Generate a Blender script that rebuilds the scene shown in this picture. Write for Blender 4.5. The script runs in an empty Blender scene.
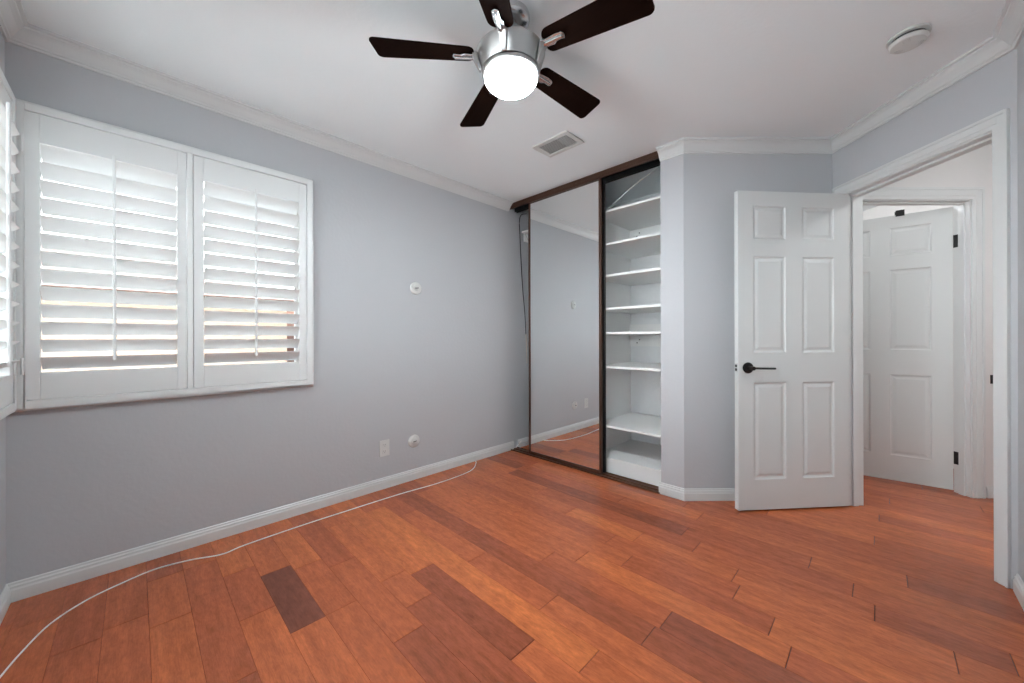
import bpy, bmesh, math, random
from mathutils import Vector, Matrix
R = math.radians
SC = bpy.context.scene
COL = SC.collection

# ------------------------------------------------------------------ camera
EYE = 1.1082
cam_d = bpy.data.cameras.new('camera'); cam = bpy.data.objects.new('camera', cam_d); COL.objects.link(cam)
cam_d.sensor_width = 36; cam_d.sensor_fit = 'HORIZONTAL'
cam_d.lens = 372.8242/1024*36
cam_d.shift_y = -(341.5-338.2822)/1024
cam_d.clip_start = .02
cam.matrix_world = Matrix.Translation((0, 0, EYE)) @ Matrix.Rotation(R(44.7013), 4, 'Z') @ Matrix.Rotation(R(90), 4, 'X') @ Matrix.Rotation(R(-.1475), 4, 'Z')
SC.camera = cam
# ------------------------------------------------------------------ sky, exposure
w = bpy.data.worlds.new('sky'); SC.world = w; w.use_nodes = True
WN = w.node_tree.nodes; bg = WN['Background']
tc = WN.new('ShaderNodeTexCoord'); sp = WN.new('ShaderNodeSeparateXYZ'); rmp = WN.new('ShaderNodeValToRGB')
w.node_tree.links.new(tc.outputs['Generated'], sp.inputs[0]); w.node_tree.links.new(sp.outputs['Z'], rmp.inputs[0])
w.node_tree.links.new(rmp.outputs[0], bg.inputs['Color'])
rmp.color_ramp.elements[0].color = (.92, .93, .95, 1); rmp.color_ramp.elements[1].color = (.86, .90, 1, 1)
SKY = 8.5; SKY_BRIGHT = 15.5
bg.inputs['Strength'].default_value = SKY
# unseen brighter sky, added to light the room through the near window
dt = WN.new('ShaderNodeVectorMath'); dt.operation = 'DOT_PRODUCT'; dt.inputs[1].default_value = (.12, -.93, .34)
mp = WN.new('ShaderNodeMapRange'); mp.interpolation_type = 'SMOOTHSTEP'
mp.inputs[1].default_value = .35; mp.inputs[2].default_value = .9; mp.inputs[3].default_value = SKY; mp.inputs[4].default_value = SKY_BRIGHT
w.node_tree.links.new(tc.outputs['Generated'], dt.inputs[0]); w.node_tree.links.new(dt.outputs['Value'], mp.inputs[0]); w.node_tree.links.new(mp.outputs[0], bg.inputs['Strength'])
SC.view_settings.view_transform = 'Standard'; SC.view_settings.look = 'None'
SC.view_settings.gamma = 1; SC.view_settings.use_curve_mapping = False
SC.view_settings.exposure = 0.29
GLOBE = 235.0      # glowing glass of the ceiling fan lamp
HALL = 50.0        # unseen lamps added to light the hall and the room beyond

# ------------------------------------------------------------------ mesh helper
class MB:
    def __init__(s, M=None): s.v = []; s.f = []; s.M = M
    def add(s, vs, fs, M=None):
        n = len(s.v); m = M
        for p in vs:
            p = Vector(p)
            if m is not None: p = m @ p
            if s.M is not None: p = s.M @ p
            s.v.append(p)
        s.f += [tuple(i+n for i in f) for f in fs]; return s
    def box(s, a, b, M=None):
        x0, y0, z0 = a; x1, y1, z1 = b
        return s.add([(x0,y0,z0),(x1,y0,z0),(x1,y1,z0),(x0,y1,z0),(x0,y0,z1),(x1,y0,z1),(x1,y1,z1),(x0,y1,z1)],
                     [(0,3,2,1),(4,5,6,7),(0,1,5,4),(1,2,6,5),(2,3,7,6),(3,0,4,7)], M)
    def prism(s, poly, z0, z1, M=None):
        n = len(poly)
        return s.add([(x,y,z0) for x,y in poly]+[(x,y,z1) for x,y in poly],
                     [tuple(range(n))[::-1], tuple(range(n,2*n))]+[(i,(i+1)%n,(i+1)%n+n,i+n) for i in range(n)], M)
    def lathe(s, prof, n=48, M=None):           # prof: (r, z) list, axis Z
        vs = []; fs = []
        for r, z in prof:
            for k in range(n):
                a = 2*math.pi*k/n; vs.append((r*math.cos(a), r*math.sin(a), z))
        for i in range(len(prof)-1):
            for k in range(n):
                fs.append((i*n+k, i*n+(k+1)%n, (i+1)*n+(k+1)%n, (i+1)*n+k))
        if prof[0][0] > 1e-6: fs.append(tuple(range(n))[::-1])
        if prof[-1][0] > 1e-6: fs.append(tuple(range((len(prof)-1)*n, len(prof)*n)))
        return s.add(vs, fs, M)
    def tube(s, pts, r, n=8, M=None, flat=1.0):
        pts = [Vector(p) for p in pts]; vs = []; fs = []
        up = Vector((0,0,1))
        for i, p in enumerate(pts):
            t = (pts[min(i+1,len(pts)-1)]-pts[max(i-1,0)]).normalized()
            a = t.cross(up)
            if a.length < 1e-3: a = t.cross(Vector((1,0,0)))
            a.normalize(); b = t.cross(a)
            for k in range(n):
                q = 2*math.pi*k/n; vs.append(p+a*(r*math.cos(q))+b*(r*flat*math.sin(q)))
        for i in range(len(pts)-1):
            for k in range(n): fs.append((i*n+k, i*n+(k+1)%n, (i+1)*n+(k+1)%n, (i+1)*n+k))
        fs.append(tuple(range(n))); fs.append(tuple(range((len(pts)-1)*n, len(pts)*n))[::-1])
        return s.add(vs, fs, M)
    def build(s, name, mat, parent=None, bevel=0, smooth=False, seg=2):
        me = bpy.data.meshes.new(name); bm = bmesh.new()
        vv = [bm.verts.new(p) for p in s.v]
        for f in s.f:
            try: bm.faces.new([vv[i] for i in f])
            except ValueError: pass
        bmesh.ops.remove_doubles(bm, verts=bm.verts, dist=1e-6)
        bmesh.ops.recalc_face_normals(bm, faces=bm.faces)
        bm.to_mesh(me); bm.free(); me.materials.append(mat)
        o = bpy.data.objects.new(name, me); COL.objects.link(o)
        if parent: o.parent = parent
        if smooth:
            for p in me.polygons: p.use_smooth = True
            md = o.modifiers.new('edges', 'EDGE_SPLIT'); md.split_angle = R(35)
        if bevel:
            b = o.modifiers.new('bevel', 'BEVEL'); b.width = bevel; b.segments = seg; b.limit_method = 'ANGLE'; b.angle_limit = R(40)
        return o
def tag(o, label=None, cat=None, group=None, kind=None):
    if label: o['label'] = label
    if cat: o['category'] = cat
    if group: o['group'] = group
    if kind: o['kind'] = kind
    return o
def empty(name, M, label, cat, group=None, kind=None):
    o = bpy.data.objects.new(name, None); COL.objects.link(o); o.empty_display_size = .1
    o.matrix_world = M if isinstance(M, Matrix) else Matrix.Translation(M)
    return tag(o, label, cat, group, kind)
def struct(o, label, cat): return tag(o, label, cat, None, 'structure')

# ------------------------------------------------------------------ materials
def mat(name, col, rough=.5, metal=0, coat=0, spec=.5, bump=0, bscale=60, var=0, emis=None, es=0):
    m = bpy.data.materials.new(name); m.use_nodes = True; N = m.node_tree.nodes; L = m.node_tree.links
    b = N['Principled BSDF']; b.inputs['Base Color'].default_value = (*col, 1); b.inputs['Roughness'].default_value = rough
    b.inputs['Metallic'].default_value = metal; b.inputs['Coat Weight'].default_value = coat; b.inputs['Specular IOR Level'].default_value = spec
    if emis: b.inputs['Emission Color'].default_value = (*emis, 1); b.inputs['Emission Strength'].default_value = es
    tcn = N.new('ShaderNodeTexCoord')
    if bump:
        n = N.new('ShaderNodeTexNoise'); n.inputs['Scale'].default_value = bscale; n.inputs['Detail'].default_value = 4
        L.new(tcn.outputs['Object'], n.inputs['Vector'])
        bp = N.new('ShaderNodeBump'); bp.inputs['Strength'].default_value = bump; bp.inputs['Distance'].default_value = .004
        L.new(n.outputs['Fac'], bp.inputs['Height']); L.new(bp.outputs['Normal'], b.inputs['Normal'])
    if var:
        n = N.new('ShaderNodeTexNoise'); n.inputs['Scale'].default_value = 3; n.inputs['Detail'].default_value = 5
        L.new(tcn.outputs['Object'], n.inputs['Vector'])
        mx = N.new('ShaderNodeMix'); mx.data_type = 'RGBA'
        mx.inputs[6].default_value = (*[c*(1-var) for c in col], 1); mx.inputs[7].default_value = (*[min(1,c*(1+var)) for c in col], 1)
        L.new(n.outputs['Fac'], mx.inputs[0]); L.new(mx.outputs[2], b.inputs['Base Color'])
    return m
m_wall = mat('pale_blue_grey_paint', (.512,.522,.542), .85, bump=.25, bscale=45, var=.015)
m_hallwall = mat('warm_white_paint', (.74,.72,.71), .85, bump=.25, bscale=45, var=.015)
m_ceil = mat('white_ceiling_paint', (.87,.91,.92), .9, bump=.2, bscale=50, var=.012)
m_trim = mat('white_gloss_trim', (.68,.69,.685), .35, var=.01)
m_door = mat('white_door_paint', (.645,.66,.655), .4, var=.01)
m_shut = mat('white_shutter_paint', (.76,.775,.77), .4)
m_white = mat('white_plastic', (.66,.67,.65), .35, var=.01)
m_slot = mat('dark_slot', (.03,.03,.03), .6)
m_duct_shade = mat('duct_shade_grey', (.22,.22,.22), .6)  # shade of the vent recess put into a flat grey
m_melamine = mat('white_melamine', (.90,.90,.89), .45, var=.01)
m_closet = mat('closet_wall_paint', (.84,.85,.86), .9, bump=.8, bscale=40, var=.03)
m_brown = mat('brown_bronze_metal', (.075,.035,.022), .38, metal=.35, var=.1)
m_brown2 = mat('brown_track_metal', (.14,.06,.035), .35, metal=.4, var=.1)
m_blackmetal = mat('black_metal', (.012,.012,.012), .4, metal=.4)
m_nickel = mat('brushed_nickel', (.55,.55,.54), .28, metal=1, bump=.05, bscale=200)
m_chrome = mat('polished_nickel', (.62,.63,.64), .24, metal=1)
m_hinge = mat('painted_hinge_metal', (.55,.55,.54), .35, metal=.5)
m_blackcable = mat('black_rubber', (.015,.015,.018), .5)
m_whitecable = mat('white_vinyl', (.90,.84,.79), .45)
m_lamp2 = mat('fill_lamp_glow_beyond', (.95,.95,.93), .4, emis=(.93,.98,1), es=HALL*1.5)  # glow of the lamp added beyond the far door, stronger than the hall's
m_copper = mat('pale_bare_wire', (.65,.55,.45), .4, metal=.3)
m_globe = mat('glowing_opal_glass', (.95,.95,.93), .3, emis=(.86,.96,1), es=GLOBE)
# glow set stronger at the bottom of the glass, sparing the ceiling blade shadows
N = m_globe.node_tree.nodes; L = m_globe.node_tree.links
_g = N.new('ShaderNodeNewGeometry'); _s = N.new('ShaderNodeSeparateXYZ'); _r = N.new('ShaderNodeMapRange')
L.new(_g.outputs['Normal'], _s.inputs[0]); L.new(_s.outputs['Z'], _r.inputs[0])
_r.inputs[1].default_value = 0; _r.inputs[2].default_value = -1; _r.inputs[3].default_value = GLOBE*.15; _r.inputs[4].default_value = GLOBE
L.new(_r.outputs[0], N['Principled BSDF'].inputs['Emission Strength'])
m_lamp = mat('fill_lamp_glow', (.95,.95,.93), .4, emis=(.93,.98,1), es=HALL)  # glow of the unseen lamp added in the hall
m_stucco = mat('peach_stucco', (.27,.13,.08), .9, bump=.5, bscale=30, var=.08)
m_stucco2 = mat('cream_stucco', (.27,.19,.135), .9, bump=.5, bscale=30, var=.05)
m_roof = mat('grey_brown_roof_tile', (.16,.105,.085), .85, bump=.8, bscale=12, var=.3)
m_darkglass = mat('dark_window_glass', (.05,.055,.06), .1)
m_ground = mat('pale_concrete', (.55,.54,.52), .9, var=.1)
m_leaf = mat('shrub_leaf', (.10,.16,.05), .7, var=.5)
m_redleaf = mat('reddish_shrub_leaf', (.35,.12,.10), .7, var=.4)
m_vinyl = mat('white_vinyl_window_frame', (.82,.82,.82), .4)

m_mirror = mat('mirror_glass', (.86,.88,.88), .015, metal=1)
# window glass: straight see-through with a faint reflection
m_glass = bpy.data.materials.new('clear_window_glass'); m_glass.use_nodes = True
N = m_glass.node_tree.nodes; L = m_glass.node_tree.links; N.remove(N['Principled BSDF'])
tr = N.new('ShaderNodeBsdfTransparent'); tr.inputs[0].default_value = (.95,.97,.97,1); gl = N.new('ShaderNodeBsdfGlossy'); gl.inputs['Roughness'].default_value = .02
fr = N.new('ShaderNodeFresnel'); fr.inputs[0].default_value = 1.45; mx = N.new('ShaderNodeMixShader')
L.new(fr.outputs[0], mx.inputs[0]); L.new(tr.outputs[0], mx.inputs[1]); L.new(gl.outputs[0], mx.inputs[2]); L.new(mx.outputs[0], N['Material Output'].inputs[0])

# fan blade: dark espresso wood
def wood_dark():
    m = mat('espresso_wood', (.012,.005,.003), .7, spec=.02); N = m.node_tree.nodes; L = m.node_tree.links
    t = N.new('ShaderNodeTexCoord'); mp = N.new('ShaderNodeMapping'); mp.inputs['Scale'].default_value = (3,60,3)
    n = N.new('ShaderNodeTexNoise'); n.inputs['Scale'].default_value = 2; n.inputs['Detail'].default_value = 4
    r = N.new('ShaderNodeValToRGB'); r.color_ramp.elements[0].color = (.004,.0016,.0011,1); r.color_ramp.elements[1].color = (.011,.0042,.0026,1)
    L.new(t.outputs['Object'], mp.inputs[0]); L.new(mp.outputs[0], n.inputs['Vector']); L.new(n.outputs['Fac'], r.inputs[0]); L.new(r.outputs[0], N['Principled BSDF'].inputs['Base Color'])
    return m
m_blade = wood_dark()

# floor planks: tone per plank from a mesh attribute, grain along X
def wood_floor():
    m = bpy.data.materials.new('cherry_wood_planks'); m.use_nodes = True; N = m.node_tree.nodes; L = m.node_tree.links
    b = N['Principled BSDF']
    at = N.new('ShaderNodeAttribute'); at.attribute_name = 'tone'
    tc = N.new('ShaderNodeTexCoord')
    off = N.new('ShaderNodeVectorMath'); off.operation = 'MULTIPLY_ADD'
    off.inputs[1].default_value = (1,1,1)
    sc = N.new('ShaderNodeVectorMath'); sc.operation = 'SCALE'; sc.inputs[0].default_value = (37,11,5)
    L.new(at.outputs['Fac'], sc.inputs['Scale'])
    ad = N.new('ShaderNodeVectorMath'); ad.operation = 'ADD'; L.new(tc.outputs['Object'], ad.inputs[0]); L.new(sc.outputs[0], ad.inputs[1])
    N.remove(off)
    def noise(scale, det, dist=0, rough=.6):
        mp = N.new('ShaderNodeMapping'); mp.inputs['Scale'].default_value = scale; L.new(ad.outputs[0], mp.inputs[0])
        n = N.new('ShaderNodeTexNoise'); n.inputs['Scale'].default_value = 1; n.inputs['Detail'].default_value = det
        n.inputs['Distortion'].default_value = dist; n.inputs['Roughness'].default_value = rough
        L.new(mp.outputs[0], n.inputs['Vector']); return n
    fine = noise((22,330,1), 6, 0, .7); broad = noise((1.6,22,1), 4, .5); mott = noise((16,42,1), 6, .3, .75)
    tone = N.new('ShaderNodeValToRGB'); e = tone.color_ramp.elements
    e[0].position = 0; e[0].color = FLOOR[0]; e[1].position = 1; e[1].color = FLOOR[3]
    q = e.new(.35); q.color = FLOOR[1]; q = e.new(.7); q.color = FLOOR[2]
    L.new(at.outputs['Fac'], tone.inputs[0])
    def mul(cin, n, lo, hi, f0=.3, f1=.7):
        mr = N.new('ShaderNodeMapRange'); mr.inputs[1].default_value = f0; mr.inputs[2].default_value = f1; mr.inputs[3].default_value = lo; mr.inputs[4].default_value = hi
        L.new(n.outputs['Fac'], mr.inputs[0])
        v = N.new('ShaderNodeVectorMath'); v.operation = 'SCALE'; L.new(cin, v.inputs[0]); L.new(mr.outputs[0], v.inputs['Scale']); return v.outputs[0]
    c = mul(tone.outputs[0], fine, .84, 1.14); c = mul(c, broad, .84, 1.13); c = mul(c, mott, .80, 1.15, .35, .65)
    L.new(c, b.inputs['Base Color'])
    b.inputs['Roughness'].default_value = .3; b.inputs['Specular IOR Level'].default_value = .4
    rr = N.new('ShaderNodeMapRange'); rr.inputs[1].default_value = .3; rr.inputs[2].default_value = .7; rr.inputs[3].default_value = .21; rr.inputs[4].default_value = .27
    L.new(mott.outputs['Fac'], rr.inputs[0]); L.new(rr.outputs[0], b.inputs['Roughness'])
    bp = N.new('ShaderNodeBump'); bp.inputs['Strength'].default_value = .12; bp.inputs['Distance'].default_value = .002
    L.new(fine.outputs['Fac'], bp.inputs['Height']); L.new(bp.outputs[0], b.inputs['Normal'])
    return m
FLOOR = [(.16,.052,.034,1), (.41,.102,.042,1), (.53,.138,.049,1), (.66,.185,.054,1)]
m_floor = wood_floor()
m_seam = mat('plank_seam', (.07,.022,.012), .6)

# ------------------------------------------------------------------ plan of the room (metres)
XL, Y0, XR, YC, CE = -2.6188, -.3843, .4227, 2.634, 2.44
S2 = math.sqrt(.5)
c0 = Vector((-.9565, YC)); U = Vector((S2, S2)); NN = Vector((-S2, S2))
def D(a, b): p = c0+U*a+NN*b; return (p.x, p.y)           # frame of the slanted walls: a along, b away from the room
MD = Matrix(((U.x, NN.x, 0, c0.x), (U.y, NN.y, 0, c0.y), (0,0,1,0), (0,0,0,1)))
AQ = 1.02; LB = .9305; WT = .12
q0 = Vector(D(AQ, 0)); e0 = Vector(D(AQ, -LB))
OB0, OB1, OT = -.088, -.855, 2.05                          # doorway opening
CX1 = -1.115; CB = 3.37                                    # closet opening's right end, closet back

# ---- floor
random.seed(11)
PW, PO = .1245, .16
fl = MB().box((XL-.1, Y0-.1, -.12), (2.9, 6.0, -.0025)).build('floor', m_seam)
struct(fl, 'reddish brown wooden plank floor running through the room and the hall', 'floor')
known = [(-1.262,.70),(-1.39,.845),(-.993,1.22),(-.603,1.48),(-1.08,1.6),(-2.06,.47),(-1.58,.47),(-1.79,.35),(-2.18,.35),(-1.62,.8),
         (-.02,2.11),(.083,2.49),(-.45,1.85),(-.3,1.72),(-.23,1.6),(-.9,1.73),(-1.9,.72),(-.25,2.37),(.45,2.3)]
tones = {(2,-1.8):.02}
vs = []; fs = []; tn = []
row = int((Y0-.1-PO)//PW)
y = PO+row*PW
while y < 6.0:
    j = sorted([k[0] for k in known if y <= k[1] < y+PW])
    js = [XL-.05]
    x = XL-.05+random.uniform(.25, 1.1)
    while x < 2.9:
        if not any(abs(x-k) < .33 for k in j): js.append(x)
        x += random.choice([.45,.7,.95,1.2,1.2,1.5])*random.uniform(.85,1.1)
    js = sorted(js+j+[2.9])
    for a, b in zip(js, js[1:]):
        t = random.choice([.25,.36,.42,.45,.5,.55,.58,.6,.64,.68,.74])+random.uniform(-.06,.06)
        cx = (a+b)/2
        if y <= .47 < y+PW and a < -1.8 < b: t = 0.08
        if y <= 1.1 < y+PW and a < -1.2 < b: t = .85
        if y <= 1.1 < y+PW and a < -.8 < b: t = .85
        n = len(vs); g = .0006; h = .0018
        yy0 = max(y, Y0-.1)
        vs += [(a+h, yy0+g, 0), (b-h, yy0+g, 0), (b-h, y+PW-g, 0), (a+h, y+PW-g, 0),
               (a+h-.0008, yy0+g-.0005, -.002), (b-h+.0008, yy0+g-.0005, -.002), (b-h+.0008, y+PW-g+.0005, -.002), (a+h-.0008, y+PW-g+.0005, -.002)]
        for f in ((0,1,2,3),(0,4,5,1),(1,5,6,2),(2,6,7,3),(3,7,4,0)): fs.append(tuple(i+n for i in f)); tn.append(t)
    y += PW
me = bpy.data.meshes.new('floor_planks'); me.from_pydata([tuple(v) for v in vs], [], fs); me.materials.append(m_floor)
at = me.attributes.new('tone', 'FLOAT', 'FACE')
for i, t in enumerate(tn): at.data[i].value = max(0, min(1, t))
fp = bpy.data.objects.new('floor_planks', me); COL.objects.link(fp); fp.parent = fl; fp['kind'] = 'structure'

# ---- ceiling
struct(MB().box((XL-.15, Y0-.15, CE), (2.9, 6.0, CE+.1)).build('ceiling', m_ceil), 'smooth white ceiling over the room and the hall', 'ceiling')

# ---- walls
def holed(M, L0, L1, H, T, holes, Z0=0):      # wall along local x, thickness to +y; holes (x0,x1,z0,z1)
    m = MB(M); x = L0
    for (a, b, z0, z1) in sorted(holes):
        if a > x: m.box((x, 0, Z0), (a, T, H))
        if z0 > Z0: m.box((a, 0, Z0), (b, T, z0))
        if z1 < H: m.box((a, 0, z1), (b, T, H))
        x = b
    m.box((x, 0, Z0), (L1, T, H)); return m
# left wall: local x = world Y, thickness towards -X
ML = Matrix(((0,-1,0,XL),(1,0,0,0),(0,0,1,0),(0,0,0,1)))
W1 = (-.370, .780, .845, 2.085)
struct(holed(ML, Y0-.15, CB+.1, CE, .15, [W1]).build('wall_left', m_wall), 'pale blue grey wall with the shuttered window', 'wall')
# near wall with a second window, widened out of view for light: local x = world X, thickness to -Y
MN = Matrix(((1,0,0,0),(0,-1,0,Y0),(0,0,1,0),(0,0,0,1)))
W2 = (XL+.06, .26, .845, 2.085)
struct(holed(MN, XL, XR+.12, CE, .15, [W2]).build('wall_near', m_wall), 'pale blue grey wall at the left edge with another shuttered window', 'wall')
struct(MB().prism([(XR,Y0),(XR+.12,Y0),(XR+.12,e0.y+.05),(XR,e0.y)],0,CE).build('wall_right', m_wall), 'pale blue grey wall at the right edge beside the doorway', 'wall')
# slanted walls
MW = MD @ Matrix(((0,1,0,AQ),(-1,0,0,0),(0,0,1,0),(0,0,0,1)))   # local x = -b, y = a-AQ
struct(holed(MW, 0, LB, CE, WT, [(-OB0, -OB1, 0, OT)]).build('wall_entry', m_wall), 'pale blue grey wall holding the open doorway', 'wall')
struct(MB(MD).prism([(0,0),(AQ,0),(AQ+WT,.0),(AQ+WT,.115),(.0485,.115)],0,CE).build('wall_behind_door', m_wall), 'pale blue grey slanted wall behind the open panelled door', 'wall')
struct(MB().prism([(CX1,YC),(c0.x,c0.y),D(.0485,.115),(CX1,YC+.0813)],0,CE).build('wall_closet_end', m_wall), 'narrow pale wall end right of the closet opening', 'wall')
# closet shell
struct(MB().box((XL, CB, 0), (CX1+.05, CB+.1, CE)).build('wall_closet_back', m_closet), 'pale back wall inside the closet', 'wall')
struct(MB().box((CX1+.05, YC+.12, 0), (CX1+.10, CB+.1, CE)).build('wall_closet_side', m_closet), 'side wall inside the closet behind the shelving', 'wall')
# hall
FA0, FA1, FT = 1.235, 1.997, 2.057
MF = MD @ Matrix.Translation((0, .02, 0))
struct(holed(MF, AQ+WT, 2.55, CE, .095, [(FA0, FA1, 0, FT)]).build('wall_hall_far', m_hallwall), 'warm white hall wall around the far door', 'wall')
struct(MB(MD).box((2.55, -1.9, 0), (2.65, 1.8, CE)).build('wall_hall_right', m_hallwall), 'warm white side wall of the hall', 'wall')
struct(MB(MD).box((1.30, -2.0, 0), (2.65, -1.9, CE)).build('wall_hall_near', m_hallwall), 'warm white end wall of the hall', 'wall')
struct(MB(MD).box((AQ+WT, -1.9, 0), (AQ+WT+.2, -LB-.02, CE)).build('wall_hall_left', m_hallwall), 'warm white hall wall beside the doorway', 'wall')
struct(MB(MD).box((1.05, 1.7, 0), (2.55, 1.8, CE)).build('wall_beyond_back', m_hallwall), 'white wall of the room beyond the far door', 'wall')
struct(MB(MD).box((1.05, .115, 0), (1.15, 1.7, CE)).build('wall_beyond_side', m_hallwall), 'white side wall of the room beyond the far door', 'wall')

# ---- swept trims (mitred), one object per run
def sweep(names, path, prof, mat_, label, cat, kind_labels=None, zbase=0):
    n = len(path); P = [Vector(p) for p in path]; mit = []
    for i in range(n):
        d0 = (P[i]-P[i-1]).normalized() if i > 0 else None
        d1 = (P[i+1]-P[i]).normalized() if i < n-1 else None
        if d0 is None: nn = Vector((-d1.y, d1.x))
        elif d1 is None: nn = Vector((-d0.y, d0.x))
        else:
            a = Vector((-d0.y, d0.x)); b = Vector((-d1.y, d1.x)); nn = (a+b)/(1+a.dot(b))
        mit.append(nn)
    for i in range(n-1):
        m = MB(); k = len(prof)
        vs = [(*(P[i]+mit[i]*t), zbase+z) for t, z in prof]+[(*(P[i+1]+mit[i+1]*t), zbase+z) for t, z in prof]
        m.add(vs, [tuple(range(k)), tuple(range(k,2*k))[::-1]]+[(j,(j+1)%k,(j+1)%k+k,j+k) for j in range(k)])
        o = m.build(names[i], mat_); struct(o, label[i], cat)
CROWN = [(0,-.076),(.009,-.076),(.011,-.068),(.017,-.065),(.019,-.059),(.026,-.052),(.034,-.040),(.041,-.030),(.050,-.023),(.056,-.019),(.058,-.012),(.070,-.010),(.070,0),(0,0)]
sweep(['trim_1','trim_2','trim_3','trim_4','trim_5','trim_6'],
      [(XL,YC-.035),(XL,Y0),(XR,Y0),tuple(e0),tuple(q0),tuple(c0),(CX1,YC)], CROWN, m_trim,
      ['white crown moulding along the top of the window wall','white crown moulding over the window at the left edge','white crown moulding at the top right edge',
       'white crown moulding above the open doorway','white crown moulding above the open panelled door','short white crown moulding right of the closet'], 'crown moulding', zbase=CE)
BASE = [(0,0),(.014,0),(.014,.048),(.0105,.056),(.0105,.064),(.006,.070),(.006,.076),(.003,.080),(0,.080)]
sweep(['baseboard_left','baseboard_near','baseboard_right'], [(XL,YC+.028),(XL,Y0),(XR,Y0),tuple(e0)], BASE, m_trim,
      ['white baseboard along the window wall','white baseboard under the left edge window','white baseboard at the right edge'], 'baseboard')
sweep(['baseboard_behind_door','baseboard_closet_end'], [D(AQ,0),D(0,0),(CX1-.012,YC)], BASE, m_trim,
      ['white baseboard behind the open panelled door','short white baseboard right of the closet'], 'baseboard')
sweep(['baseboard_closet_side'], [(XL,CB),(XL,YC+.09)], BASE, m_trim, ['short white baseboard inside the closet gap'], 'baseboard')
sweep(['baseboard_hall_right'], [D(2.55,.02),D(FA1+.1,.02)], BASE, m_trim, ['short white baseboard in the hall'], 'baseboard')

# ---- casings
def casing(name, M, x0, x1, zt, wd, label, wl=None, wr=None):   # flat in local xz, proud to -y
    wl = wl or wd; wr = wr or wd
    m = MB(M)
    for (a, b, t) in ((0, .3, .010), (.3, .8, .013), (.8, 1, .017)):
        m.box((x0-wl*b, -t, 0), (x0-wl*a, 0, zt+wd*b)); m.box((x1+wr*a, -t, 0), (x1+wr*b, 0, zt+wd*b)); m.box((x0-wl*a, -t, zt+wd*a), (x1+wr*a, 0, zt+wd*b))
    return struct(m.build(name, m_trim, bevel=.002), label, 'door casing')
def lining(name, M, x0, x1, zt, T, label, stop):
    m = MB(M)
    m.box((x0-.001, -.001, 0), (x0+.006, T+.001, zt)); m.box((x1-.006, -.001, 0), (x1+.001, T+.001, zt)); m.box((x0, -.001, zt-.006), (x1, T+.001, zt+.001))
    m.box((x0, stop, 0), (x0+.016, stop+.035, zt-.005)); m.box((x1-.016, stop, 0), (x1, stop+.035, zt-.005)); m.box((x0, stop, zt-.018), (x1, stop+.035, zt))
    return struct(m.build(name, m_trim, bevel=.001), label, 'door jamb')
casing('trim_7', MW, -OB0, -OB1, OT, .066, 'white casing around the open doorway', wl=.07, wr=.053)
lining('trim_8', MW, -OB0, -OB1, OT, WT, 'white jamb lining the open doorway', .045)
casing('trim_9', MF, FA0, FA1, FT, .08, 'white casing around the far hall door')
lining('trim_10', MF, FA0, FA1, FT, .095, 'white jamb lining the far hall doorway', .025)
m = MB(MW).box((-OB1-.0085,.004,.885),(-OB1-.0055,.034,.945)).box((-OB1-.0085,-.0125,.895),(-OB1-.0055,.006,.935))
tag(m.build('strike_plate', m_blackmetal), 'small black strike plate on the right jamb of the doorway', 'strike plate')

# ---- six panel doors
def leaf_mesh(M, W, H, T, cols, rows):
    m = MB(M); xs = sorted({0, W, *[c for p in cols for c in p]}); zs = sorted({0, H, *[r for p in rows for r in p]})
    rings = [(0,0),(.006,.007),(.016,.008),(.034,.0025)]
    for sgn, y in ((1, 0), (-1, T)):
        for i in range(len(xs)-1):
            for k in range(len(zs)-1):
                a, b, c, d = xs[i], xs[i+1], zs[k], zs[k+1]
                if (a, b) in cols and (c, d) in rows:
                    vv = []; ff = []
                    for (ins, dep) in rings:
                        yy = y+sgn*dep
                        vv += [(a+ins,yy,c+ins),(b-ins,yy,c+ins),(b-ins,yy,d-ins),(a+ins,yy,d-ins)]
                    for r in range(len(rings)-1):
                        for q in range(4): ff.append((r*4+q, r*4+(q+1)%4, (r+1)*4+(q+1)%4, (r+1)*4+q))
                    r = (len(rings)-1)*4; ff.append((r,r+1,r+2,r+3)); m.add(vv, ff)
                else: m.add([(a,y,c),(b,y,c),(b,y,d),(a,y,d)], [(0,1,2,3)])
    for k in range(len(zs)-1):
        for x in (0, W): m.add([(x,0,zs[k]),(x,T,zs[k]),(x,T,zs[k+1]),(x,0,zs[k+1])], [(0,1,2,3)])
    for i in range(len(xs)-1):
        for z in (0, H): m.add([(xs[i],0,z),(xs[i+1],0,z),(xs[i+1],T,z),(xs[i],T,z)], [(0,1,2,3)])
    return m
COLS = [(.104,.324),(.438,.658)]; ROWS = [(.193,.810),(1.001,1.614),(1.725,1.934)]
def lever(name, parent, x, z, y, side, dirn):
    h = MB(Matrix.Translation((x, y, z)) @ Matrix.Rotation(R(90)*side, 4, 'X'))
    h.lathe([(.0,0),(.034,0),(.035,.003),(.034,.007),(.031,.009),(.013,.010),(.012,.012),(.011,.045),(.0,.045)], 40)
    o = h.build(name, m_blackmetal, parent, smooth=True)
    g = MB().tube([(x, y-side*.044, z),(x+dirn*.02, y-side*.046, z),(x+dirn*.05, y-side*.046, z-.001),(x+dirn*.14, y-side*.044, z-.003),(x+dirn*.150, y-side*.043, z-.003)], .0085, 12, flat=.75)
    g.tube([(x, y-side*.03, z),(x, y-side*.055, z)], .0125, 16)
    g.build('lever', m_blackmetal, o, smooth=True)
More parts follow.
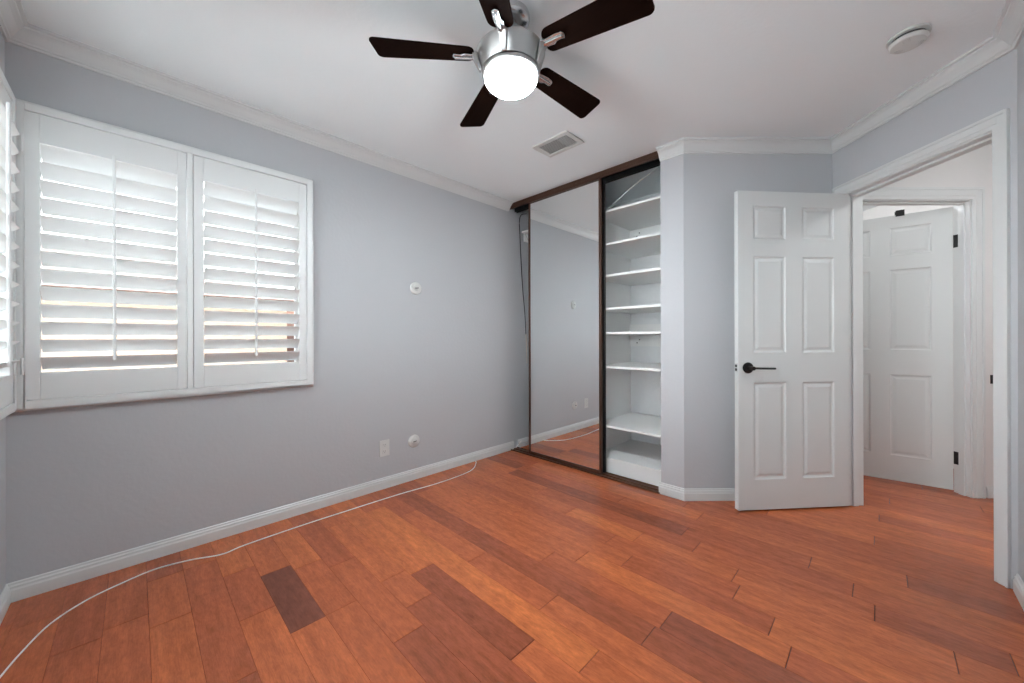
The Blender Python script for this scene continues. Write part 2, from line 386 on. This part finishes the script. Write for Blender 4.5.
# open door of the room: hinge at a=1.018, b=-.09; leaf runs towards -a, its visible face to -b
MH = MD @ Matrix.Translation((AQ-.004, OB0-.002, .012)) @ Matrix.Rotation(R(180+4.5), 4, 'Z')
d1 = empty('door_1', MH, 'white six panel door standing open with a black lever handle', 'door', kind='structure')
leaf_mesh(None, .762, 2.03, .035, COLS, ROWS).build('door_leaf', m_door, d1, bevel=.0015)
lever('door_handle', d1, .762-.0635, .905, .035, -1, -1)
lever('door_handle', d1, .762-.0635, .905, 0, 1, -1)
lp = MB().box((.7615,.006,.877),(.7635,.029,.933)).build('latch_plate', m_hinge, d1)
MB().box((.7634,.010,.909),(.766,.025,.925)).box((.7634,.010,.885),(.766,.025,.901)).build('latch', m_blackmetal, lp)
for z in (.235, 1.02, 1.78):
    MB().tube([(-.003,.0,z-.045),(-.003,.0,z+.045)], .006, 12).box((-.003,0,z-.044),(-.001,.03,z+.044)).build('hinge', m_hinge, d1, smooth=True)
# far hall door, ajar into the room beyond
ang = math.atan2(.63, -.777)
MG = MD @ Matrix.Translation((FA1-.008, .116, .012)) @ Matrix.Rotation(ang, 4, 'Z')
d2 = empty('door_2', MG, 'white six panel door ajar across the hall with black hinges', 'door', kind='structure')
leaf_mesh(Matrix.Translation((0,-.035,0)), .752, 2.03, .035, [(.104,.32),(.43,.648)], ROWS).build('door_leaf', m_door, d2, bevel=.0015)
lever('door_handle', d2, .752-.0635, .905, 0, -1, -1)
for z in (.235, 1.78):
    m = MB().tube([(-.006,.004,z-.045),(-.006,.004,z+.045)], .006, 12)
    m.build('hinge', m_blackmetal, d2, smooth=True)
for z in (.247, 1.792):
    o = MB(MD).box((FA1-.0085,.066,z-.045),(FA1-.0055,.108,z+.045)).build('hinge_leaf', m_blackmetal)
    o.matrix_world = Matrix.Identity(4); bpy.context.view_layer.update(); o.parent = d2; o.matrix_parent_inverse = d2.matrix_world.inverted()
t = empty('over_door_hook', MG @ Matrix.Translation((.265,-.0175,2.03)), 'small black hook clipped over the top of the far hall door', 'hook')
MB().box((-.024,-.021,-.012),(.024,-.018,.034)).box((-.024,-.021,.001),(.024,.021,.004)).box((-.024,.018,-.012),(.024,.021,.034)).build('hook_plate', m_blackmetal, t)

# ------------------------------------------------------------------ windows
def window(name, M, x0, x1, z0, z1, label, T=.15):
    t = empty(name, M @ Matrix.Translation(((x0+x1)/2, T-.06, z0)), label, 'window', kind='structure')
    w2 = (x1-x0)/2; h = z1-z0; f = MB(); fw, sw = .026, .022
    f.box((-w2,-.03,0),(-w2+fw,.04,h)).box((w2-fw,-.03,0),(w2,.04,h)).box((-w2+fw,-.03,0),(w2-fw,.04,fw)).box((-w2+fw,-.03,h-fw),(w2-fw,.04,h))
    f.build('window_frame', m_vinyl, t, bevel=.003)
    for k, (a, b, yy) in enumerate(((-w2+fw, .02, -.012), (-.02, w2-fw, .012))):
        s = MB(); s.box((a,yy-.01,fw),(a+sw,yy+.01,h-fw)).box((b-sw,yy-.01,fw),(b,yy+.01,h-fw)).box((a+sw,yy-.01,fw),(b-sw,yy+.01,fw+sw)).box((a+sw,yy-.01,h-fw-sw),(b-sw,yy+.01,h-fw))
        so = s.build('sash', m_vinyl, t, bevel=.002)
        MB().box((a+sw-.002,yy-.002,fw+sw-.002),(b-sw+.002,yy+.002,h-fw-sw+.002)).build('pane', m_glass, so)
    return t
window('window_1', ML, *W1, 'bright window behind the large white shutters')
window('window_2', MN, *W2, 'bright window behind the shutters at the left edge, widened out of view to light the room')

# plantation shutters: local x along the wall, local -y into the room, z up
def shutter(M, x0, x1, z0, z1, panels, label, tilts):
    t = empty('plantation_shutter', M @ Matrix.Translation((x0, 0, z0)), label, 'window shutter')
    W, H = x1-x0, z1-z0; fw = .032; F = -.035
    f = MB()
    f.box((0,F,0),(fw,.0,H)).box((W-fw,F,0),(W,.0,H)).box((fw,F,0),(W-fw,.0,fw)).box((fw,F,H-fw),(W-fw,.0,H))
    f.box((-.012,-.014,-.012),(0,0,H+.012)).box((W,-.014,-.012),(W+.012,0,H+.012)).box((0,-.014,-.012),(W,0,0)).box((0,-.014,H),(W,0,H+.012))
    f.build('shutter_frame', m_shut, t, bevel=.003)
    for i, (a, b, sl, sr) in enumerate(panels):
        a -= x0; b -= x0; P0, P1 = -.031, -.003
        rz0, rz1 = fw+.003, H-fw-.003; lb, lt = .150, H-.158
        p = MB(); p.box((a,P0,rz0),(a+sl,P1,rz1)).box((b-sr,P0,rz0),(b,P1,rz1)).box((a+sl,P0,rz0),(b-sr,P1,lb)).box((a+sl,P0,lt),(b-sr,P1,rz1))
        po = p.build('shutter_panel', m_shut, t, bevel=.002)
        n = 13; pitch = (lt-lb)/n; l = MB(); tl = R(tilts[i])
        for k in range(n):
            zc = lb+pitch*(k+.5); cr = []
            for q in range(16):
                an = 2*math.pi*q/16; u = .0445*math.cos(an); v = .0055*math.sin(an)
                # u>0 is the inner edge (towards -y), raised
                cr.append((-(u*math.cos(tl)-v*math.sin(tl))*1.0+(P0+P1)/2, zc+u*math.sin(tl)+v*math.cos(tl)))
            vv = [(a+sl+.002, y, z) for y, z in cr]+[(b-sr-.002, y, z) for y, z in cr]
            l.add(vv, [tuple(range(16)), tuple(range(16,32))[::-1]]+[(j,(j+1)%16,(j+1)%16+16,j+16) for j in range(16)])
        l.build('louvers', m_shut, po, smooth=True)
        xm = (a+sl+b-sr)/2
        r = MB().box((xm-.006,-.066,lb+.045),(xm+.006,-.056,lt+.012)).build('tilt_rod', m_shut, po, bevel=.003)
        hx = b+.002 if i % 2 == 1 else a-.002
        for hz in (.18, H-.18):
            MB().tube([(hx,P0-.004,hz-.035),(hx,P0-.004,hz+.035)], .005, 10).build('hinge', m_shut, po, smooth=True)
    # middle post between panels
    for (p, q) in zip(panels, panels[1:]):
        if q[0]-p[1] > .01: MB().box((p[1]-x0+.002,F,fw),(q[0]-x0-.002,0,H-fw)).build('shutter_post', m_shut, t, bevel=.003)
    return t
shutter(ML, -.363, .800, .815, 2.118, [(-.335,.190,.045,.036),(.218,.766,.042,.044)], 'large pair of white louvered shutters on the pale grey wall', (40, 40))
shutter(MN, XL+.050, .30, .815, 2.118, [(XL+.085,XL+.64,.045,.045),(XL+.642,XL+1.195,.045,.045),(XL+1.197,XL+1.75,.045,.045),(XL+1.752,XL+2.305,.045,.045),(XL+2.307,.265,.045,.045)], 'white louvered shutters in the corner at the left edge of the photo', (30, 14, 14, 14, 14))  # panels past the first are added out of view, opened flatter for light

# ------------------------------------------------------------------ closet
t = empty('ceiling_track', (-1.87, YC+.03, 2.36), 'dark brown double sliding door track fixed to the ceiling over the closet', 'door track')
X0, X1 = XL+.002+1.87, CX1-.002+1.87
def bxs(*bs):
    m = MB()
    for a, b in bs: m.box(a, b)
    return m
bxs(((X0,-.050,.024),(X1,-.044,.0795)), ((X0,-.044,.074),(X1,.052,.0795)), ((X0,-.056,.024),(X1,-.050,.032)), ((X0,-.053,.050),(X1,-.050,.056))).build('fascia', m_brown, t, bevel=.001)
bxs(((X0,.022,.014),(X1,.026,.074)), ((X0,.048,.014),(X1,.052,.074)), ((X0,-.012,.040),(X1,-.001,.048))).build('guide_rail', m_blackmetal, t)
t = empty('floor_track', (-1.87, YC+.02, 0), 'brown double groove sliding door track on the floor', 'door track')
bxs(((X0,-.042,.0005),(X1,.062,.004)), ((X0,-.042,.004),(X1,-.038,.012)), ((X0,.002,.004),(X1,.006,.012)), ((X0,.058,.004),(X1,.062,.012))).build('rail', m_brown2, t, bevel=.001)
def mirror_door(x0, x1, y, fm, label):
    t = empty('sliding_mirror_door', ((x0+x1)/2, y, .016), label, 'sliding door'); w2 = (x1-x0)/2; H = 2.376
    sw = .026
    bxs(((-w2,-.011,0),(-w2+sw*.8,.011,H)), ((w2-sw*.8,-.011,0),(w2,.011,H)), ((-w2+sw*.8,-.011,0),(w2-sw*.8,.011,.028)), ((-w2+sw*.8,-.011,H-.008),(w2-sw*.8,.011,H))).build('door_frame', fm, t, bevel=.002)
    bxs(((-w2+sw*.8,-.006,.028),(w2-sw*.8,-.002,H-.008))).build('mirror', m_mirror, t)
    bxs(((-w2+sw*.8,-.002,.028),(w2-sw*.8,.002,H-.008))).build('backing_board', m_melamine, t)
mirror_door(-2.374, -1.592, YC-.004+.003, m_brown, 'front sliding closet door with a full mirror in a brown frame')
mirror_door(-2.345, -1.592, YC+.052, m_blackmetal, 'rear sliding closet door almost hidden behind the front mirror door')
# shelving
SX0, SX1, SY0, SY1 = -1.72, -1.085, YC+.092, CB-.002
t = empty('closet_shelving', ((SX0+SX1)/2, SY0, 0), 'white built in shelving unit in the right half of the closet', 'shelving')
w2 = (SX1-SX0)/2; dp = SY1-SY0
bxs(((-w2-.018,0,0),(-w2,dp,2.165))).build('side_panel', m_melamine, t)
bxs(((w2,0,0),(w2+.016,dp,2.165))).build('side_panel', m_melamine, t)
for z in (2.160, 1.889, 1.629, 1.358, 1.158, .879, .391):
    bxs(((-w2,0,z-.019),(w2,dp,z))).build('shelf', m_melamine, t, bevel=.0015)
bxs(((-w2,0,.112),(w2,dp,.130))).build('shelf', m_melamine, t, bevel=.0015)
bxs(((-w2,.004,0),(w2,.020,.112))).build('kick_plate', m_melamine, t)
for z0, z1 in ((1.03,1.135),(1.162,1.235),(2.04,2.138)):
    cl = bxs(((-w2,dp-.018,z0),(w2,dp,z1))).build('cleat', m_melamine, t)
    if z0 != 1.162:
        for x, z in ((-w2+.10,(z0+z1)/2+.01),(-w2+.075,(z0+z1)/2-.02),(-w2+.45,(z0+z1)/2)):
            MB().lathe([(0,0),(.006,0),(.006,.001),(0,.001)], 12, Matrix.Translation((x,dp-.018,z))@Matrix.Rotation(R(90),4,'X')).build('peg_hole', m_slot, cl)
# high shelf left
t = empty('wall_shelf', (XL+.001, 2.79, 2.205), 'white high shelf seen in the gap left of the mirror door', 'shelf')
bxs(((0,0,-.018),(.86,CB-2.79-.001,0))).build('shelf_board', m_melamine, t, bevel=.002)
bxs(((0,.03,-.10),(.015,CB-2.79-.001,-.0185))).build('support_rail', m_melamine, t)
MB().tube([(.018,.03,-.022),(.030,.10,-.12),(.018,.25,-.13)], .006, 8).build('bracket', m_white, t)
def cable(name, pts, r, m_, label, cat='cable', sub=6):
    P = [Vector(p) for p in pts]; out = []
    for i in range(len(P)-1):
        a, b, c, d = P[max(i-1,0)], P[i], P[i+1], P[min(i+2,len(P)-1)]
        for k in range(sub):
            s = k/sub
            out.append(.5*((2*b)+(c-a)*s+(2*a-5*b+4*c-d)*s*s+(3*b-a-3*c+d)*s**3))
    out.append(P[-1]); return tag(MB().tube(out, r, 8).build(name, m_, smooth=True), label, cat)
cx = XL+.006
cable('hanging_cable', [(cx,2.86,2.40),(cx,2.78,2.37),(cx,2.752,2.30),(cx,2.757,2.19),(cx,2.775,1.9),(cx,2.80,1.6),(cx,2.83,1.36),(cx,2.845,1.15)], .004, m_blackcable, 'thin black cable hanging down the wall in the closet gap')
cable('bare_cable_end', [(cx,2.845,1.15),(cx,2.853,1.02),(cx,2.86,.85)], .003, m_copper, 'pale stripped wire end below the black cable')
cable('diagonal_cord', [(-1.19,2.85,2.437),(-1.38,2.82,2.345),(-1.52,2.80,2.255),(-1.66,2.80,2.168)], .004, m_white, 'white cord strung diagonally above the top closet shelf', 'cord')
cable('wire_bundle', [(-2.615,2.70,.012),(-2.60,2.735,.05),(-2.612,2.78,.06),(-2.598,2.83,.035),(-2.612,2.88,.012)], .0035, m_whitecable, 'short tangle of white wire at the closet corner by the floor')

# ------------------------------------------------------------------ ceiling fan
FC = (-1.084, 1.093)
fan = empty('ceiling_fan', (*FC, CE), 'brushed nickel ceiling fan with five dark blades and a lit globe', 'ceiling fan')
MB().lathe([(0,0),(.076,0),(.078,-.006),(.078,-.022),(.070,-.034),(.050,-.042),(.030,-.046),(0,-.046)], 64).build('canopy', m_chrome, fan, smooth=True)
MB().lathe([(0,-.045),(.028,-.045),(.028,-.09),(0,-.09)], 32).build('neck', m_chrome, fan, smooth=True)
MB().lathe([(0,-.088),(.066,-.088),(.080,-.100),(.098,-.135),(.136,-.156),(.141,-.160),(.1415,-.166),(.139,-.171),(.1195,-.230),(.117,-.233),(0,-.233)], 72).build('motor_housing', m_nickel, fan, smooth=True)
MB().lathe([(0,-.2335),(.114,-.2335),(.114,-.2365),(0,-.2365)], 72).build('shadow_ring', m_blackmetal, fan, smooth=True)
MB().lathe([(0,-.237),(.116,-.237),(.119,-.240),(.119,-.250),(.116,-.254),(.109,-.256),(0,-.256)], 72).build('light_ring', m_nickel, fan, smooth=True)
g = []
for k in range(17):
    a = math.pi/2*k/16; g.append((.109*math.cos(a)**.85, -.2565-.055*math.sin(a)))
MB().lathe([(0,-.256)]+g[:-1]+[(0,-.3115)], 64).build('light_globe', m_globe, fan, smooth=True)
for k in range(5):
    an = R(14.3+72*k); Mz = Matrix.Rotation(an, 4, 'Z')
    Mb = Mz @ Matrix.Translation((0,0,-.170)) @ Matrix.Rotation(R(-11), 4, 'X')
    # blade outline
    out = []
    r0, r1, h0, h1 = .152, .545, .051, .067
    def cor(cx_, cy_, rad, a0, a1, n=6): return [(cx_+rad*math.cos(R(a0+(a1-a0)*i/n)), cy_+rad*math.sin(R(a0+(a1-a0)*i/n))) for i in range(n+1)]
    out += cor(r0+.03, -h0+.03, .03, 180, 270) + cor(r1-.022, -h1+.022, .022, 270, 355) + cor(r1-.012, h1-.022, .022, 5, 90) + cor(r0+.03, h0-.03, .03, 90, 180)
    b = MB(Mb).prism(out, -.003, .003).build('blade', m_blade, fan, bevel=.001)
    br = MB(Mb); n = 8
    arm = [(.142,-.020),(.165,-.017),(.205,-.021),(.232,-.018),(.240,-.006),(.235,.010),(.205,.008),(.190,.018),(.165,.016),(.142,.018)]
    br.prism(arm, -.012, -.0035)
    br.prism([(.145,-.009),(.23,-.010),(.232,.002),(.145,.006)], -.020, -.012)
    br.build('blade_bracket', m_chrome, b, bevel=.003)
    ho = MB(Mz); st = [(.160,-.166),(.158,-.182),(.146,-.205),(.135,-.226),(.129,-.240)]
    st2 = [(.140,-.168),(.137,-.184),(.131,-.205),(.123,-.226),(.1205,-.240)]; wd_ = [.018,.018,.016,.013,.010]
    vv = []
    for (ra, za), (rb, zb), hw in zip(st, st2, wd_): vv += [(ra,-hw,za),(ra,hw,za),(rb,hw,zb),(rb,-hw,zb)]
    ff = [(0,1,2,3),(16,19,18,17)]
    for r_ in range(4):
        for q in range(4): ff.append((r_*4+q, r_*4+(q+1)%4, (r_+1)*4+(q+1)%4, (r_+1)*4+q))
    ho.add(vv, ff)
    ho.build('blade_arm', m_nickel, b, bevel=.004)

# ---- ceiling vent
t = empty('ceiling_vent', (-1.574, 2.042, CE), 'white rectangular air vent in the ceiling near the closet', 'air vent')
f = MB(); a, b = .148, .103
for (p, q, r_, s) in ((-a,-b,a,-b+.032),(-a,b-.032,a,b),(-a,-b+.032,-a+.032,b-.032),(a-.032,-b+.032,a,b-.032)): f.box((p,q,-.009),(r_,s,-.0002))
f.build('vent_frame', m_white, t, bevel=.004)
MB().box((-a+.03,-b+.03,-.0015),(a-.03,b-.03,-.0003)).build('duct_shade', m_duct_shade, t)  # grey sheet on the ceiling, coloured as the shade inside the vent
s = MB()
for k in range(10):
    y = -b+.040+k*.0137
    s.box((-.115,-.0065,-.0006),(.115,.0065,.0006), Matrix.Translation((0,y,-.0065)) @ Matrix.Rotation(R(24),4,'X'))
s.build('vent_slats', m_white, t)
s = MB()
for k in range(6): s.box((.045+k*.0125,-.07,-.0115),(.047+k*.0125,.07,-.0085))
s.build('damper_fins', m_white, t)
# ---- smoke detector
t = empty('smoke_detector', (.088, 2.405, CE), 'round white smoke detector on the ceiling near the doorway', 'smoke detector')
MB().lathe([(0,-.0005),(.069,-.0005),(.070,-.004),(.070,-.010),(.064,-.012),(0,-.012)], 56).build('base_plate', m_white, t, smooth=True)
MB().lathe([(0,-.0125),(.056,-.0125),(.056,-.0225),(0,-.0225)], 56).build('vent_gap_shade', m_slot, t, smooth=True)  # dark core, the shade inside the gap put into its colour
MB().lathe([(0,-.023),(.062,-.023),(.064,-.025),(.063,-.032),(.056,-.039),(.03,-.042),(0,-.0425)], 56).build('cover', m_white, t, smooth=True)
for k in range(3):
    for r_ in (.030,.038,.046): MB().box((r_-.0015,-.012,-.0425+.0005),(r_+.0015,.012,-.0385), Matrix.Rotation(R(120*k+20),4,'Z')).build('sound_slot', m_hinge, t)

# ---- wall plates on the left wall
MX = Matrix(((0,0,1,0),(1,0,0,0),(0,1,0,0),(0,0,0,1)))     # local x->Y, y->Z, z->+X
def disc(y, z, r, label):
    t = empty('round_cover_plate', Matrix.Translation((XL, y, z)) @ MX, label, 'cover plate', 'round cover plates on the window wall')
    MB().lathe([(0,.0004),(r,.0004),(r,.004),(r-.004,.009),(r*.55,.013),(r*.5,.018),(r*.42,.019),(0,.0195)], 48).build('cover', m_white, t, smooth=True)
    MB().box((-.015,-.003,.0193),(.015,.003,.0205), Matrix.Rotation(R(8),4,'Z')).build('slot', m_slot, t)
disc(1.563, 1.506, .050, 'upper round white cover plate, at mid height on the wall')
disc(1.542, .301, .050, 'lower round white cover plate, just above the baseboard')
t = empty('wall_outlet', Matrix.Translation((XL, 1.297, .297)) @ MX, 'white rectangular outlet plate beside the lower round cover', 'outlet')
MB().box((-.0385,-.060,.0004),(.0385,.060,.006)).build('outlet_plate', m_white, t, bevel=.002)
for s in (-1, 1):
    fo = MB().box((-.017,s*.024-.0145,.006),(.017,s*.024+.0145,.0078)).build('receptacle', m_white, t, bevel=.002)
    MB().box((-.008,s*.024-.002,.0078),(-.006,s*.024+.008,.0082)).box((.006,s*.024-.002,.0078),(.008,s*.024+.007,.0082)).box((-.002,s*.024-.010,.0078),(.002,s*.024-.006,.0082)).build('slots', m_slot, fo)

# ---- door stop on the baseboard and the loose cable
t = empty('door_stop', MD @ Matrix.Translation((.372,-.0145,.045)), 'small metal door stop on the baseboard beside the open door', 'door stop')
MB(Matrix.Rotation(R(90),4,'X')).lathe([(0,0),(.012,0),(.012,.004),(.005,.006),(.0045,.040),(.008,.041),(.008,.050),(0,.050)], 20).build('stop_post', m_hinge, t, smooth=True)
cable('floor_cable', [(-1.95,-.34,.004),(-2.051,-.313,.004),(-2.151,-.287,.004),(-2.294,-.235,.004),(-2.39,-.151,.004),(-2.443,-.05,.004),(-2.478,.065,.004),(-2.457,.19,.004),(-2.405,.31,.004),(-2.425,.412,.004),
      (-2.438,.682,.004),(-2.438,.91,.004),(-2.431,1.321,.004),(-2.405,1.636,.004),(-2.434,1.959,.004),(-2.552,2.122,.004),(-2.601,2.15,.006)], .0030, m_whitecable,
      'long thin white cable lying on the wooden floor along the window wall')

# ---- out-of-view lamps added to brighten the hall and the room beyond it
for (a, b, n) in ((1.75,-1.2,'added round lamp out of view, lighting the hall beyond the doorway'), (1.36,.95,'added round lamp out of view, lighting the room beyond the far door')):
    x, y = D(a, b)
    t = empty('fill_lamp', (x, y, CE), n, 'fill lamp')
    MB().lathe([(0,0),(.15,0),(.15,-.02),(.14,-.025),(0,-.025)], 40).build('fill_lamp_base', m_nickel, t, smooth=True)
    MB().lathe([(0,-.0255),(.135,-.0255),(.125,-.05),(.09,-.075),(.04,-.088),(0,-.09)], 40).build('fill_lamp_shade', m_lamp if b < 0 else m_lamp2, t, smooth=True)

# ------------------------------------------------------------------ outside
GZ = -2.9
struct(MB().box((-40,-40,GZ-.1),(40,40,GZ)).build('ground', m_ground), 'pale paved ground outside the window', 'ground')
def house(x0, x1, y0, y1, top, m_, label, wins):
    t = empty('neighbouring_house', ((x0+x1)/2,(y0+y1)/2,GZ), label, 'house'); hx=(x1-x0)/2; hy=(y1-y0)/2; h = top-GZ
    MB().box((-hx,-hy,0),(hx,hy,h)).build('house_wall', m_, t)
    r = MB(); o = .35
    r.add([(-hx-o,-hy-o,h),(hx+o,-hy-o,h),(hx+o,hy+o,h),(-hx-o,hy+o,h),(0,-hy+hx*.7,h+hx*.38),(0,hy-hx*.7,h+hx*.38)], [(0,1,4),(1,2,5,4),(2,3,5),(3,0,4,5),(0,3,2,1)])
    r.build('roof', m_roof, t)
    for (yy, z0, z1, w_) in wins:
        wn = MB().box((hx-.01, yy-w_-.06, z0-GZ-.06),(hx+.05, yy+w_+.06, z1-GZ+.06)).build('window_surround', m_vinyl, t)
        MB().box((hx+.045, yy-w_, z0-GZ),(hx+.06, yy+w_, z1-GZ)).build('window_pane', m_darkglass, wn)
    return t
house(-16,-9.5,-7,2.4,1.95,m_stucco2,'cream stucco house seen between the shutter louvers', [(-3.4,.7,1.55,.5),(-1.2,.7,1.55,.35),(.6,.75,1.5,.5)])
house(-14,-8.0,3.2,11,2.3,m_stucco,'peach stucco house seen through the right shutter panel', [(-3.2,.7,1.6,.3),(-1.6,.7,1.6,.5),(1.8,.7,1.6,.5)])
def shrub(x, y, z, s, m_, label):
    random.seed(int(x*100+y*10)); b = MB()
    for i in range(420):
        d = Vector((random.gauss(0,1),random.gauss(0,1),random.gauss(0,1))).normalized()*random.uniform(.6,1)*s
        p = Vector((x,y,z))+d; a = Vector((random.gauss(0,1),random.gauss(0,1),random.gauss(0,1))).normalized()*.07; c = a.orthogonal().normalized()*.04
        b.add([p-a,p-c,p+a,p+c],[(0,1,2,3)])
    b.tube([(x,y,GZ),(x,y,z)], .05, 8)
    tag(b.build('shrub', m_), label, 'shrub')
shrub(-6.4,.3,.15,.55,m_redleaf,'reddish shrub outside under the left shutter panel')
shrub(-6.9,1.7,-.1,.6,m_leaf,'green shrub outside under the right shutter panel')
